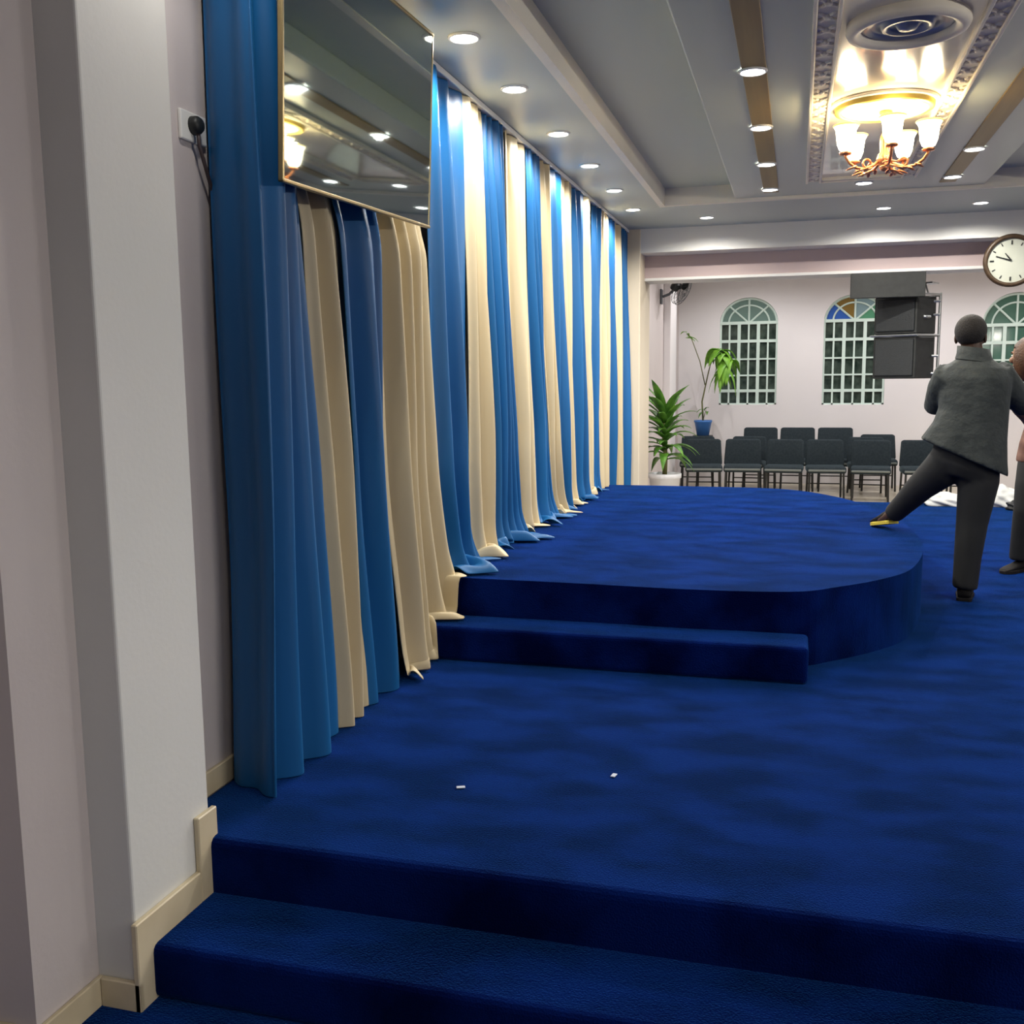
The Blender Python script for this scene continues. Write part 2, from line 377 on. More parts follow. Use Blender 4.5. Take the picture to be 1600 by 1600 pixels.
# ------------------------------------------------------------------ curtains
# columns: [top (near y, far y)], [at one metre], [bottom]
PAN = [('blue', (2.68, 3.13), (2.65, 3.29), (2.61, 3.37)),
       ('cream', (3.13, 3.40), (3.28, 3.58), (3.355, 3.635)),
       ('blue', (3.39, 3.89), (3.57, 3.87), (3.625, 3.99)),
       ('cream', (3.88, 4.40), (3.86, 4.49), (3.985, 4.69)),
       ('blue', (4.39, 4.97), (4.49, 5.02), (4.68, 5.11)),
       ('cream', (4.97, 5.32), (5.02, 5.38), (5.10, 5.34)),
       ('blue', (5.32, 5.73), (5.38, 5.92), (5.34, 6.05)),
       ('cream', (5.73, 6.18), (5.92, 6.35), (6.04, 6.38)),
       ('blue', (6.18, 6.50), (6.35, 6.74), (6.37, 6.94)),
       ('cream', (6.50, 6.77), (6.74, 6.91), (6.93, 7.08)),
       ('blue', (6.77, 7.17), (6.91, 7.20), (7.07, 7.23)),
       ('cream', (7.17, 7.49), (7.20, 7.56), (7.22, 7.59)),
       ('blue', (7.49, 7.92), (7.56, 7.97), (7.58, 7.98)),
       ('cream', (7.92, 8.28), (7.97, 8.29), (7.98, 8.30)),
       ('blue', (8.28, 8.62), (8.29, 8.52), (8.30, 8.50)),
       ('cream', (8.62, 9.00), (8.52, 9.05), (8.50, 9.06)),
       ('blue', (9.00, 9.30), (9.05, 9.35), (9.06, 9.36)),
       ('cream', (9.30, 9.74), (9.35, 9.79), (9.36, 9.80)),
       ('blue', (9.74, 10.09), (9.79, 10.10), (9.80, 10.11))]
PUD = {3: .10, 4: .16, 5: .13, 6: .20, 7: .09, 8: .16, 9: .14, 10: .08, 11: .10, 12: .12, 13: .05, 14: .08}
def floor_z(y):
    return 0 if y < 4.35 else .165 if y < 4.59 else BZ if y < 9.02 else 0
def curtain(i, colour, top, mid, bot, label):
    rng = random.Random(i*13+5)
    nc = max(28, int(90*(bot[1]-bot[0]))); nz = 34
    folds = max(2, round((bot[1]-bot[0])/(.24 if i == 0 else .18 if i < 5 else .14))); ph = rng.random()*6; ph2 = rng.random()*6
    X = -1.66; ZT = 2.745
    bm = B(); rows = []
    for j in range(nz+5):
        row = []
        for k in range(nc+1):
            s = k/nc
            yb = bot[0]+(bot[1]-bot[0])*s
            fz = floor_z(yb)+.012
            if j <= nz: t = j/nz
            else: t = 1
            z = ZT+(fz-ZT)*t
            if z > 1.0:
                q = (z-1.0)/(ZT-1.0); a0 = mid[0]+(top[0]-mid[0])*q; a1 = mid[1]+(top[1]-mid[1])*q
            else:
                q = max(0, z)/1.0; q = q*q*(3-2*q); a0 = bot[0]+(mid[0]-bot[0])*q; a1 = bot[1]+(mid[1]-bot[1])*q
            amp = (.020+.028*min(1, t*1.4))*(1.3 if i == 0 else 1)
            ss = s+.10*math.sin(2*PI*s+ph2)/folds
            wv = math.sin(2*PI*folds*ss+ph+.5*math.sin(2.2*t+ph2))
            wv += .38*math.sin(2*PI*folds*2.03*ss+ph2+1.2*t)*(1-.4*t)+.25*math.sin(2*PI*1.3*s+ph2*2)
            env = min(1, .15+5.5*min(s, 1-s)); x = X+amp*wv*env; y = a0+(a1-a0)*s
            if i == 0:                              # near edge tucked back to the wall
                e_ = .16
                if s < e_:
                    u_ = s/e_; u_ = u_*u_*(3-2*u_)
                    y = a0+.10+.085*(1-u_)+.004*math.sin(9*t); x = -1.772+(X+.10+1.772)*u_+.010*math.sin(4*t+3)*u_
                    y += .016*math.sin(2*PI*2.3*s/e_+.8*t)*math.sin(PI*s/e_)
                else:
                    u_ = (s-e_)/(1-e_); y = a0+.10+(a1-a0-.10)*u_; x = X+.095*min(1, (1-u_)*2.2)-(.012+.034*min(1, t*1.3))*(1-math.cos(2*PI*3.1*u_+1.1*math.sin(1.7*t)*u_))*(.8+.3*math.sin(6*u_))
            if 1 <= i <= 3 and z > 1.9: x -= .03*min(1, (z-1.9)/.1)
            x += .012*math.sin(5*t+ph+7*s)
            
            pd = PUD.get(i, 0)
            if j > nz and pd:
                u = (j-nz)/4
                x += pd*u*(.65+.5*math.sin(7*s+ph))
                z = fz+(.02+.045*abs(math.sin(9*s+ph2+u*3)))*math.sin(PI*u)*(.7+.6*math.sin(5*s)) if u < 1 else fz
                z = max(z, fz-.004)
            elif j > nz: z = fz-.002*(j-nz)
            elif pd and t > .93: x += pd*.25*((t-.93)/.07)**2
            row.append(bm.verts.new((max(x, -1.785), y, z)))
        rows.append(row)
    for a, b in zip(rows, rows[1:]):
        for k in range(nc): bm.faces.new((a[k], a[k+1], b[k+1], b[k]))
    o = obj('curtain', bm, M[colour], None, True)
    sm = o.modifiers.new('thickness', 'SOLIDIFY'); sm.thickness = .006; sm.offset = 0
    ssb = o.modifiers.new('smooth', 'SUBSURF'); ssb.levels = 1; ssb.render_levels = 1
    tag(o, label, 'curtain', f'{colour} curtains along the left wall')
    return o
ORD = ['first', 'second', 'third', 'fourth', 'fifth', 'sixth', 'seventh', 'eighth', 'ninth', 'tenth']
cnt = {'blue': 0, 'cream': 0}
for i, (c, a, m_, b) in enumerate(PAN):
    n = cnt[c]; cnt[c] += 1
    extra = {0: 'nearest blue curtain, beside the wall socket, left of the mirror',
             1: 'first cream curtain, narrow, hanging under the mirror',
             2: 'second blue curtain, hanging under the mirror between cream curtains',
             3: 'second cream curtain, wide, hem spilling onto the narrow carpeted step',
             4: 'third blue curtain, first beyond the mirror, puddled on the stage edge',
             18: 'last blue curtain, farthest along the wall beside the cream pillar'}.get(i)
    curtain(i, c, a, m_, b, extra or f'{ORD[n]} {c} curtain counted from the wall socket, along the stage')
bm = B(); box(bm, (-1.745, 2.62, 2.748), (-1.64, 10.13, 2.778), .006)
tag(obj('curtain_track', bm, M['white']), 'white ceiling track carrying the blue and cream curtains', 'curtain track')

# ------------------------------------------------------------------ mirror
mr = empty('wall_mirror', (-1.52, 3.465, 1.94), 'large dark tilted mirror with thin gold frame, hung over the curtains', 'mirror')
MW, MH, MD = 1.275, .775, .06
bm = B(); box(bm, (-.010, -MW/2+.008, .008), (0, MW/2-.008, MH-.008)); obj('mirror_glass', bm, M['mirror'], mr)
bm = B()
for a, b in (((-.012, -MW/2, 0), (.006, MW/2, .012)), ((-.012, -MW/2, MH-.012), (.006, MW/2, MH)), ((-.012, -MW/2, 0), (.006, -MW/2+.012, MH)), ((-.012, MW/2-.008, 0), (.003, MW/2, MH))):
    box(bm, a, b, .003)
obj('frame', bm, M['gold'], mr)
bm = B(); box(bm, (-MD, -MW/2+.10, .10), (-.011, MW/2-.10, MH-.10)); obj('backing', bm, M['black'], mr)
mr.rotation_euler = (math.radians(1.6), math.radians(3.2), 0)

# ------------------------------------------------------------------ wall socket with plug and cable
so = empty('wall_socket', (-1.8, 2.79, 2.09), 'white wall socket with black plug, left of the nearest blue curtain', 'socket')
bm = B(); box(bm, (0, -.068, -.044), (.012, .068, .044), .004); obj('plate', bm, M['white'], so)
bm = B(); box(bm, (.012, .03, .005), (.017, .045, .025), .002); obj('switch', bm, M['white'], so)
pl = empty('power_plug', (-1.788, 2.785, 2.095), 'round black plug in the wall socket with its trailing dark cable', 'plug')
bm = B(); lathe(bm, [(0, .030), (.02, .028), (.027, .018), (.028, 0), (0, 0)], 20); xform(bm, Matrix.Rotation(PI/2, 4, 'Y')); obj('plug_body', bm, M['black'], pl, True)
bm = B(); tube(bm, [(.016, .0, -.02), (.016, .004, -.06), (.012, .05, -.14), (.010, .10, -.235), (.008, .16, -.36), (.008, .19, -.5)], .006, 8)
obj('cable', bm, M['cable'], pl, True)

# ------------------------------------------------------------------ downlights
def make_downlight():
    r = empty('downlight', (0, 0, 0), 'x', 'ceiling light')
    bm = B(); lathe(bm, [(.057, -.002), (.060, -.010), (.068, -.008), (.072, 0), (.057, 0)], 28); obj('rim', bm, M['white'], r, True)
    bm = B(); lathe(bm, [(0, -.006), (.040, -.007), (.058, -.003), (.058, 0), (0, 0)], 24); obj('lens', bm, M['lens'], r, True)
    return r
DL = make_downlight(); first = True
def downlight(x, y, z, label, group, energy, color=COOL, spot=164):
    global first
    if first: o = DL; first = False
    else: o = copy_tree(DL)
    o.location = (x, y, z); tag(o, label, 'ceiling light', group)
    lp = lamp('lamp', 'SPOT', (x, y, z-.018), energy, color, None, .012, spot, .5)
    return o
for i, y in enumerate((4.30, 5.10, 6.08, 7.03, 8.0, 8.94)):
    downlight(-1.415, y, SZ, f'{["first and nearest", "second", "third", "fourth", "fifth", "sixth and farthest"][i]} round downlight in the row along the curtain tops', 'downlights along the curtains', DOWN_W)
for i, x in enumerate((-.837, .695, 1.478)):
    downlight(x, 9.6, SZ, f'round downlight near the beam, {["leftmost, by the curtain corner", "middle one", "right one, above the clock"][i]}', 'downlights near the beam', FAR_W)
for i, y in enumerate((5.22, 6.37, 7.45, 8.44)):
    downlight(-.245, y, RZ-.008, f'{["nearest", "second", "third", "farthest"][i]} round downlight in the left brown ceiling strip', 'downlights in the left brown strip', RAFT_W)
for i, y in enumerate((7.40, 8.36)):
    downlight(1.085, y, RZ-.008, f'{["nearer", "farther"][i]} round downlight in the right brown ceiling strip', 'downlights in the right brown strip', RAFT_W)
downlight(.46, 8.44, RZ, 'small round downlight just beyond the end of the glossy ceiling panel', None, RAFT_W)
# lamps out of view: border and hall rows, with added fill near the entrance
for i, (x, y) in enumerate(((2.45, 5.1), (2.45, 7.0), (2.45, 8.9))):
    downlight(x, y, SZ, f'round downlight in the right ceiling border, {["nearest", "middle", "farthest"][i]}', 'downlights in the right ceiling border', DOWN_W)
for i, (x, y) in enumerate(((-1.415, 3.4), (2.45, 3.2), (2.45, 1.3), (3.7, 2.2), (-1.36, 2.42))):  # added lamps, out of view, to light the left pillar and near curtain
    downlight(x, y, SZ, f'added round downlight near the entrance, {["by the mirror", "right of the platform", "right of the steps", "farthest right", "by the left pillar"][i]}', 'added downlights near the entrance', NEAR_W*(.35 if i == 4 else 1))
for i, (x, y) in enumerate(((1.3, -.7), (2.6, -.7))):  # added lamps behind the camera, to light the recess by the socket
    downlight(x, y, SZ, f'added round downlight above the entrance floor, {["left", "right"][i]} one', 'added downlights above the entrance floor', REAR_W)
for i, (x, y) in enumerate(((-.6, 12.2), (1.4, 12.2), (3.4, 12.2), (-.6, 14.4), (1.4, 14.4), (3.4, 14.4))):
    downlight(x, y, HZ, f'round downlight in the far hall ceiling, {["left", "middle", "right"][i % 3]} of the {["front", "rear"][i//3]} row', 'downlights in the far hall', HALL_W, HALLC, 165)

# added batten tube lights on the unseen right-hand wall, lighting the left pillar
for i, y in enumerate((1.1, 4.4)):
    tl = empty('added_tube_light', (4.9, y, 2.25), f'added white batten tube light on the right wall, {["nearer the entrance", "beside the platform"][i]}', 'tube light', 'added tube lights on the right wall')
    bm = B(); box(bm, (-.05, -.62, -.03), (0, .62, .03), .006); obj('housing', bm, M['white'], tl)
    bm = B(); tube(bm, [(-.075, -.59, 0), (-.075, .59, 0)], .013, 10); obj('tube', bm, M['lens'], tl, True)
    for s_ in (-1, 1):
        bm = B(); box(bm, (-.09, s_*.595-.012, -.02), (-.045, s_*.595+.012, .02), .003); obj('lamp_holder', bm, M['white'], tl)
    l = bpy.data.lights.new('added_tube_lamp', 'AREA'); l.shape = 'RECTANGLE'; l.size = .04; l.size_y = 1.15; l.energy = TUBE_W*(1, .45)[i]; l.color = (1, .95, .87)
    o = bpy.data.objects.new('added_tube_lamp', l); COL.objects.link(o); o.location = (4.79, y, 2.25); o.rotation_euler = (0, math.radians(90), 0)

# ------------------------------------------------------------------ ceiling medallions and chandelier
md = empty('ceiling_medallion', (.42, 6.04, RZ), 'round cream ceiling medallion with gold ring above the chandelier', 'ceiling medallion', 'ceiling medallions')
bm = B(); lathe(bm, [(.275, 0), (.285, -.012), (.282, -.022), (.262, -.026), (.262, 0)], 48); obj('outer_rim', bm, M['plaster'], md, True)
bm = B(); lathe(bm, [(.262, -.008), (.258, -.046), (.245, -.052), (.222, -.050), (.222, -.008)], 48); obj('gold_ring', bm, M['goldring'], md, True)
bm = B(); lathe(bm, [(0, -.052), (.03, -.050), (.12, -.047), (.21, -.048), (.2225, -.044), (.2225, 0), (0, 0)], 48); obj('plate', bm, M['plaster'], md, True)
md2 = empty('ceiling_medallion', (.41, 4.72, RZ), 'round silver grey ceiling medallion with concentric rings, nearest the camera', 'ceiling medallion', 'ceiling medallions')
bm = B(); lathe(bm, [(.245, 0), (.25, -.03), (.24, -.05), (.215, -.055), (.19, -.045), (.185, 0)], 48); obj('outer_rim', bm, M['cornice'], md2, True)
bm = B(); lathe(bm, [(.19, -.02), (.17, -.030), (.15, -.018), (.11, -.018), (.105, -.034), (.085, -.034), (.08, -.018), (.05, -.020), (.035, -.04), (0, -.046)], 48); obj('rings', bm, M['silver'], md2, True)

ch = empty('chandelier', (.43, 6.04, RZ-.052), 'copper chandelier with five glowing bell shades under the round medallion', 'chandelier')
bm = B(); lathe(bm, [(0, 0), (.035, -.002), (.03, -.018), (.012, -.03), (.008, -.05), (0, -.05)], 20); obj('canopy', bm, M['goldring'], ch, True)
bm = B()
for k in range(6):
    a = PI/2*(k % 2)
    bmesh_pts = [(.009*math.cos(t)*math.cos(a), .009*math.cos(t)*math.sin(a), -.052-.018*k+.013*math.sin(t)) for t in [2*PI*q/10 for q in range(11)]]
    tube(bm, bmesh_pts, .0025, 5, False)
obj('chain', bm, M['goldring'], ch, True)
bm = B(); lathe(bm, [(0, -.105), (.014, -.11), (.024, -.13), (.028, -.17), (.024, -.215), (.034, -.225), (.042, -.25), (.036, -.275), (.020, -.285), (.026, -.295), (.016, -.31), (0, -.318)], 24)
obj('column', bm, M['copper'], ch, True)
for k, ang in enumerate((-85, -13, 59, 131, 203)):
    a = math.radians(ang); d = Vector((math.cos(a), math.sin(a), 0)); n = Vector((-d.y, d.x, 0))
    bm = B()
    pts = [d*r_+Vector((0, 0, z_)) for r_, z_ in ((.02, -.25), (.06, -.285), (.11, -.305), (.16, -.30), (.20, -.275), (.222, -.245), (.225, -.225))]
    tube(bm, pts, [.008, .009, .009, .008, .008, .008, .010], 8)
    tube(bm, [d*(.10+.022*math.cos(t))+Vector((0, 0, -.275+.022*math.sin(t))) for t in [PI*1.5*q/10-1.6 for q in range(11)]], .006, 6)
    for s in (-1, 1):                       # leaves along the arm
        for r_, z_ in ((.085, -.298), (.135, -.305), (.18, -.292)):
            ellipsoid(bm, d*r_+n*s*.022+Vector((0, 0, z_-.006)), (.030, .011, .005), 8, 5, Matrix.Rotation(a+s*.7, 3, 'Z') @ Matrix.Rotation(.3, 3, 'Y'))
    lathe(bm, [(0, -.235), (.03, -.232), (.034, -.222), (.02, -.214), (0, -.214)], 16, d*.225)
    arm = obj('arm', bm, M['copper'], ch, True)
    bm = B(); c = d*.225
    lathe(bm, [(.018, -.215), (.034, -.205), (.046, -.175), (.050, -.14), (.054, -.105), (.066, -.082), (.062, -.082), (.050, -.105), (.046, -.14), (.042, -.172), (.03, -.198), (.0, -.206)], 24, c)
    sh = obj('lamp_shade', bm, M['shade'], ch, True)
    bm = B(); lathe(bm, [(.063, -.0855), (.0695, -.083), (.071, -.078), (.066, -.075), (.061, -.0785)], 24, c); obj('shade_rim', bm, M['shade_dim'], sh, True)
    bl = lamp('bulb', 'POINT', tuple(c+Vector((0, 0, -.09))), BULB_W, WARM, ch, .03)

# ------------------------------------------------------------------ wall clock on the beam
ck = empty('wall_clock', (1.835, 10.15, 2.335), 'round wall clock with dark wooden rim on the beam', 'clock')
Rx = Matrix.Rotation(PI/2, 4, 'X')
bm = B(); lathe(bm, [(.195, 0), (.232, .0), (.236, .03), (.222, .05), (.20, .048), (.195, .03)], 48); xform(bm, Rx); obj('rim', bm, M['wood'], ck, True)
bm = B(); lathe(bm, [(0, .022), (.2, .022), (.2, 0), (0, 0)], 48); xform(bm, Rx); obj('dial', bm, M['dial'], ck)
for k in range(12):
    bm = B(); a = 2*PI*k/12; r0, r1 = (.150, .178) if k % 3 else (.143, .178)
    t = Vector((math.sin(a), 0, math.cos(a)))
    tube(bm, [t*r0+Vector((0, -.024, 0)), t*r1+Vector((0, -.024, 0))], .005 if k % 3 else .007, 6)
    obj('hour_mark', bm, M['black'], ck)
bm = B(); a = math.radians(-38); tube(bm, [(0, -.028, 0), (.085*math.sin(a), -.028, .085*math.cos(a))], [.008, .004], 6); obj('hour_hand', bm, M['black'], ck)
bm = B(); a = math.radians(-72); tube(bm, [(0, -.031, 0), (.135*math.sin(a), -.031, .135*math.cos(a))], [.006, .003], 6); obj('minute_hand', bm, M['black'], ck)

# ------------------------------------------------------------------ hanging loudspeaker
bd = obj('mounting_board', box(B(), (.478, 10.44, 2.062), (1.16, 10.49, 2.301), .006), M['black'])
tag(bd, 'flat black board hanging from the beam above the loudspeaker', 'board')
sp = empty('hanging_loudspeaker', (1.045, 10.82, 1.284), 'large black two-cabinet loudspeaker in a steel frame, hung below the beam', 'loudspeaker', rz=math.radians(-27))
def cab(z0, z1):
    bm = B(); pts = [(-.255, -.20), (.17, -.20), (.255, .06), (.19, .2), (-.19, .2), (-.255, .1)]
    prism(bm, pts, z0, z1); bmesh.ops.bevel(bm, geom=bm.edges[:], offset=.012, segments=2, affect='EDGES', profile=.5); return bm
for z0, z1 in ((0, .41), (.435, .80)):
    c_ = obj('cabinet', cab(z0, z1), M['black'], sp)
    g = B(); box(g, (-.235, -.215, z0+.025), (.15, -.198, z1-.025), .012); obj('grille', g, M['grille'], c_)
bm = B(); tube(bm, [(.20, -.11, .60), (.228, -.02, .60)], .016, 8); obj('side_handle', bm, M['steel'], sp, True)
bm = B()
for z in (.422, .815):
    pts = [(-.275, -.225), (.19, -.225), (.30, .05), (.23, .215), (-.23, .215), (-.275, .1), (-.275, -.225)]
    for p, q in zip(pts, pts[1:]): tube(bm, [(*p, z), (*q, z)], .011, 6)
for x, y in ((.30, .05), (.23, .215)): tube(bm, [(x, y, .03), (x, y, .83)], .010, 6)
for z in (.05, .22, .62, .75): tube(bm, [(.225, .03, z), (.30, .05, z)], .013, 6)
for x, y in ((.2, 0), (-.2, 0)): tube(bm, [(x, y, .815), (x*.8, y, .93)], .009, 6)
box(bm, (-.25, -.05, .92), (.25, .12, .935))
tube(bm, [(-.1, .06, .935), (-.1, -.12, 1.022)], .02, 8); 
tube(bm, [(.1, .06, .935), (.1, -.12, 1.022)], .02, 8)
bm2 = bm; obj('hanging_frame', bm2, M['steel'], sp)

# ------------------------------------------------------------------ wall fan on the hall's left wall
fn = empty('wall_fan', (-1.8, 13.75, 2.40), 'dark wall fan high on the far left wall, above the potted palm', 'fan')
bm = B(); box(bm, (0, -.06, -.10), (.03, .06, .10), .01); tube(bm, [(.03, 0, 0), (.12, 0, .03), (.17, 0, .08)], .018, 8); obj('bracket', bm, M['vent'], fn)
Fm = Matrix.Translation((.24, -.02, .10)) @ Matrix.Rotation(math.radians(35), 4, 'Z') @ Matrix.Rotation(math.radians(112), 4, 'Y')
bm = B(); lathe(bm, [(0, -.11), (.045, -.10), (.06, -.06), (.055, -.01), (0, 0)], 16); xform(bm, Fm); obj('motor', bm, M['black'], fn, True)
bm = B()
for rr, zz in ((.20, .035), (.20, .075), (.14, .10), (.07, .112)):
    tube(bm, [(rr*math.cos(t), rr*math.sin(t), zz) for t in [2*PI*q/28 for q in range(29)]], .004, 5, False)
for k in range(18):
    a = 2*PI*k/18; tube(bm, [(.05*math.cos(a), .05*math.sin(a), 0), (.2*math.cos(a), .2*math.sin(a), .035), (.2*math.cos(a), .2*math.sin(a), .075), (.02*math.cos(a), .02*math.sin(a), .115)], .0022, 4)
xform(bm, Fm); obj('guard', bm, M['vent'], fn)
for k in range(3):
    bm = B(); ellipsoid(bm, (.10, 0, .04), (.08, .05, .004), 14, 8, Matrix.Rotation(.45, 3, 'X')); xform(bm, Fm @ Matrix.Rotation(2*PI*k/3, 4, 'Z')); obj('blade', bm, M['black'], fn, True)

# ------------------------------------------------------------------ chairs in the far hall
def make_chair(tall=False):
    r = empty('chair', (0, 0, 0), 'x', 'chair')
    up = .12 if tall else 0
    bm = B(); box(bm, (-.25, -.22, .365), (.25, .22, .455), .03, 3); obj('seat', bm, M['chair'], r, True)
    bm = B(); box(bm, (-.238, -.232, .392), (.238, -.214, .42), .008); obj('seat_edge_highlight', bm, M['chair_edge_highlight'], r)
    bm = B(); box(bm, (-.255, -.03, -.03), (.255, .03, .335+up*.9), .028, 3)
    for v in bm.verts:                                  # rounded shoulders and a slight wrap
        v.co.y -= .045*(v.co.x/.24)**2
        if v.co.z > .24+up: v.co.x *= 1-.16*((v.co.z-.24-up)/.10)**2
    xform(bm, Matrix.Translation((0, .235, .455)) @ Matrix.Rotation(math.radians(-9), 4, 'X')); obj('backrest', bm, M['chair'], r, True)
    for sx in (-1, 1):
        bm = B(); tube(bm, [(sx*.215, -.19, .40), (sx*.225, -.215, 0)], .014, 8); obj('leg', bm, M['chair_metal'], r)
        bm = B(); tube(bm, [(sx*.215, .20, .50), (sx*.218, .20, .38), (sx*.225, .245, 0)], .014, 8); obj('leg', bm, M['chair_metal'], r)
    bm = B()
    for sx in (-1, 1): tube(bm, [(sx*.215, -.19, .38), (sx*.215, .2, .38)], .012, 6)
    tube(bm, [(-.215, -.19, .38), (.215, -.19, .38)], .012, 6); tube(bm, [(-.219, .215, .19), (.219, .215, .19)], .009, 6)
    obj('frame', bm, M['chair_metal'], r)
    return r
CH = make_chair(); CT = make_chair(True); used = {}
def chair(x, y, rz, label, group, tall=False):
    src = CT if tall else CH
    o = src if src.name not in used else copy_tree(src); used[src.name] = 1
    o.location = (x, y, GZ); o.rotation_euler = (0, 0, math.radians(rz)); tag(o, label, 'chair', group)
FR = [(-1.21, 13.96, 6, 'front row, leftmost, beside the palm pot'), (-.69, 14.02, 2, 'front row, second from the left'), (-.14, 14.0, -3, 'front row, third from the left'),
      (.40, 14.02, 3, 'front row, fourth from the left'), (.97, 13.96, -4, 'front row, fifth from the left'), (1.60, 14.0, 2, 'front row, behind the man in the grey jacket'), (2.16, 13.98, -2, 'front row, rightmost, beside the white bundle')]
for x, y, rz, l in FR: chair(x, y, rz, 'dark padded chair in the '+l, 'chairs in the front row')
MD_ = [(-1.36, 14.66, 4, 'behind the leftmost front chair, under the blue pot'), (-.66, 14.66, -5, 'second row, left of the tall backs'), (.97, 14.62, 4, 'second row, right of the tall backs')]
for x, y, rz, l in MD_: chair(x, y, rz, 'dark padded chair '+('in the ' if l[0] == 's' else '')+l, 'chairs in the second row')
for x, l in ((-.50, 'left of the three tall ones'), (.03, 'middle of the three tall ones'), (.56, 'right of the three tall ones')):
    chair(x, 15.12, 0, f'tall dark padded chair in the back row, {l}', 'tall chairs in the back row', True)
chair(1.16, 15.32, 0, 'dark padded chair in the back row, under the second arched window', 'chairs in the back row')

# ------------------------------------------------------------------ plants
def leaf(bm, base, yaw, length, rise, droop, width, fold=.25, n=7):
    d = Vector((math.cos(yaw), math.sin(yaw), 0)); s = Vector((-d.y, d.x, 0)); rows = []
    for i in range(n+1):
        t = i/n
        c = Vector(base)+d*length*t*(1-.25*t*droop)+Vector((0, 0, rise*t-droop*length*t*t*.9))
        wd = width*(math.sin(PI*min(1, .12+.88*t)**.8))*(1 if t < 1 else 0)+.001
        rows.append([bm.verts.new(c-s*wd+Vector((0, 0, wd*fold))), bm.verts.new(c), bm.verts.new(c+s*wd+Vector((0, 0, wd*fold)))])
    for a, b in zip(rows, rows[1:]):
        for k in range(2): bm.faces.new((a[k], a[k+1], b[k+1], b[k]))
rng = random.Random(3)
pp = empty('potted_palm', (-1.54, 12.3, GZ), 'leafy green palm in a white pot beside the curtain end', 'plant')
bm = B(); lathe(bm, [(0, 0), (.15, 0), (.185, .42), (.205, .43), (.207, .48), (.185, .485), (.175, .44), (0, .44)], 32); obj('pot', bm, M['pot'], pp, True)
bm = B(); lathe(bm, [(0, .455), (.1, .452), (.176, .445), (.176, .43), (0, .43)], 20); obj('soil', bm, M['soil'], pp)
bm = B(); tube(bm, [(0, 0, .44), (.01, .01, .7), (-.01, 0, .95), (0, 0, 1.30)], [.030, .026, .026, .018], 10); obj('trunk', bm, M['stem'], pp, True)
for k in range(52):
    h = .66+.62*(k/52)+rng.uniform(-.03, .03); yaw = k*2.4+rng.uniform(-.3, .3); up = (k/52)
    bm = B(); leaf(bm, (0, 0, h), yaw, rng.uniform(.40, .54)*(1-.15*up), .16+.40*up*rng.uniform(.8, 1.1), .75-.25*up, rng.uniform(.044, .062))
    # keep clear of the wall behind
    for v in bm.verts:
        if v.co.x < -.235: v.co.x = -.235-(v.co.x+.235)*.0
    lf = obj('leaf', bm, M['leaf'], pp, True); sd = lf.modifiers.new('thickness', 'SOLIDIFY'); sd.thickness = .003
st = empty('plant_stand', (-1.34, 15.25, GZ), 'slim dark plant stand behind the chairs holding the blue pot', 'plant stand')
bm = B(); lathe(bm, [(0, .76), (.15, .76), (.15, .785), (0, .785)], 24); obj('top', bm, M['chair_metal'], st)
for k in range(3):
    a = 2*PI*k/3; bm = B(); tube(bm, [(.11*math.cos(a), .11*math.sin(a), .765), (.15*math.cos(a), .15*math.sin(a), 0)], .012, 8); obj('leg', bm, M['chair_metal'], st)
p2 = empty('potted_plant', (-1.34, 15.25, GZ+.785), 'tall thin-stemmed bright green plant in a blue pot below the left window', 'plant')
bm = B(); lathe(bm, [(0, 0), (.09, 0), (.125, .19), (.135, .20), (.135, .225), (.12, .225), (.11, .2), (0, .2)], 24); obj('pot', bm, M['bluepot'], p2, True)
bm = B(); tube(bm, [(0, 0, .19), (-.02, 0, .5), (.06, 0, .9), (.14, -.02, 1.25)], [.014, .011, .009, .006], 8); tube(bm, [(.02, 0, .75), (-.06, 0, 1.1), (-.18, -.02, 1.42), (-.24, -.02, 1.52)], [.008, .007, .006, .004], 8)
tube(bm, [(-.01, 0, .2), (.04, .02, .38)], [.006, .004], 6); tube(bm, [(.14, -.02, 1.25), (.24, -.05, 1.2), (.34, -.08, 1.12)], [.006, .006, .004], 8)
obj('stem', bm, M['stem'], p2, True)
def lf2(base, n, L, W, rise, dr, m_):
    for k in range(n):
        bm = B(); leaf(bm, Vector(base)+Vector((rng.uniform(-.05, .05), rng.uniform(-.04, .04), rng.uniform(-.06, .06))), rng.uniform(0, 6.28), L*rng.uniform(.8, 1.2), rise*rng.uniform(.3, 1.2), dr*rng.uniform(.7, 1.3), W*rng.uniform(.8, 1.1))
        o = obj('leaf', bm, m_, p2, True); sd = o.modifiers.new('thickness', 'SOLIDIFY'); sd.thickness = .003
lf2((.24, -.06, 1.22), 16, .29, .070, .06, 1.0, M['leaf2'])
lf2((.34, -.08, 1.10), 14, .27, .066, .02, 1.2, M['leaf2'])
lf2((.30, -.08, .96), 10, .24, .060, .0, 1.3, M['leaf2'])
lf2((-.24, -.02, 1.50), 6, .16, .026, .04, .5, M['leaf2'])
lf2((.10, -.02, 1.15), 4, .14, .024, .04, .8, M['leaf'])
lf2((.04, .02, .36), 4, .15, .018, .06, .6, M['leaf'])

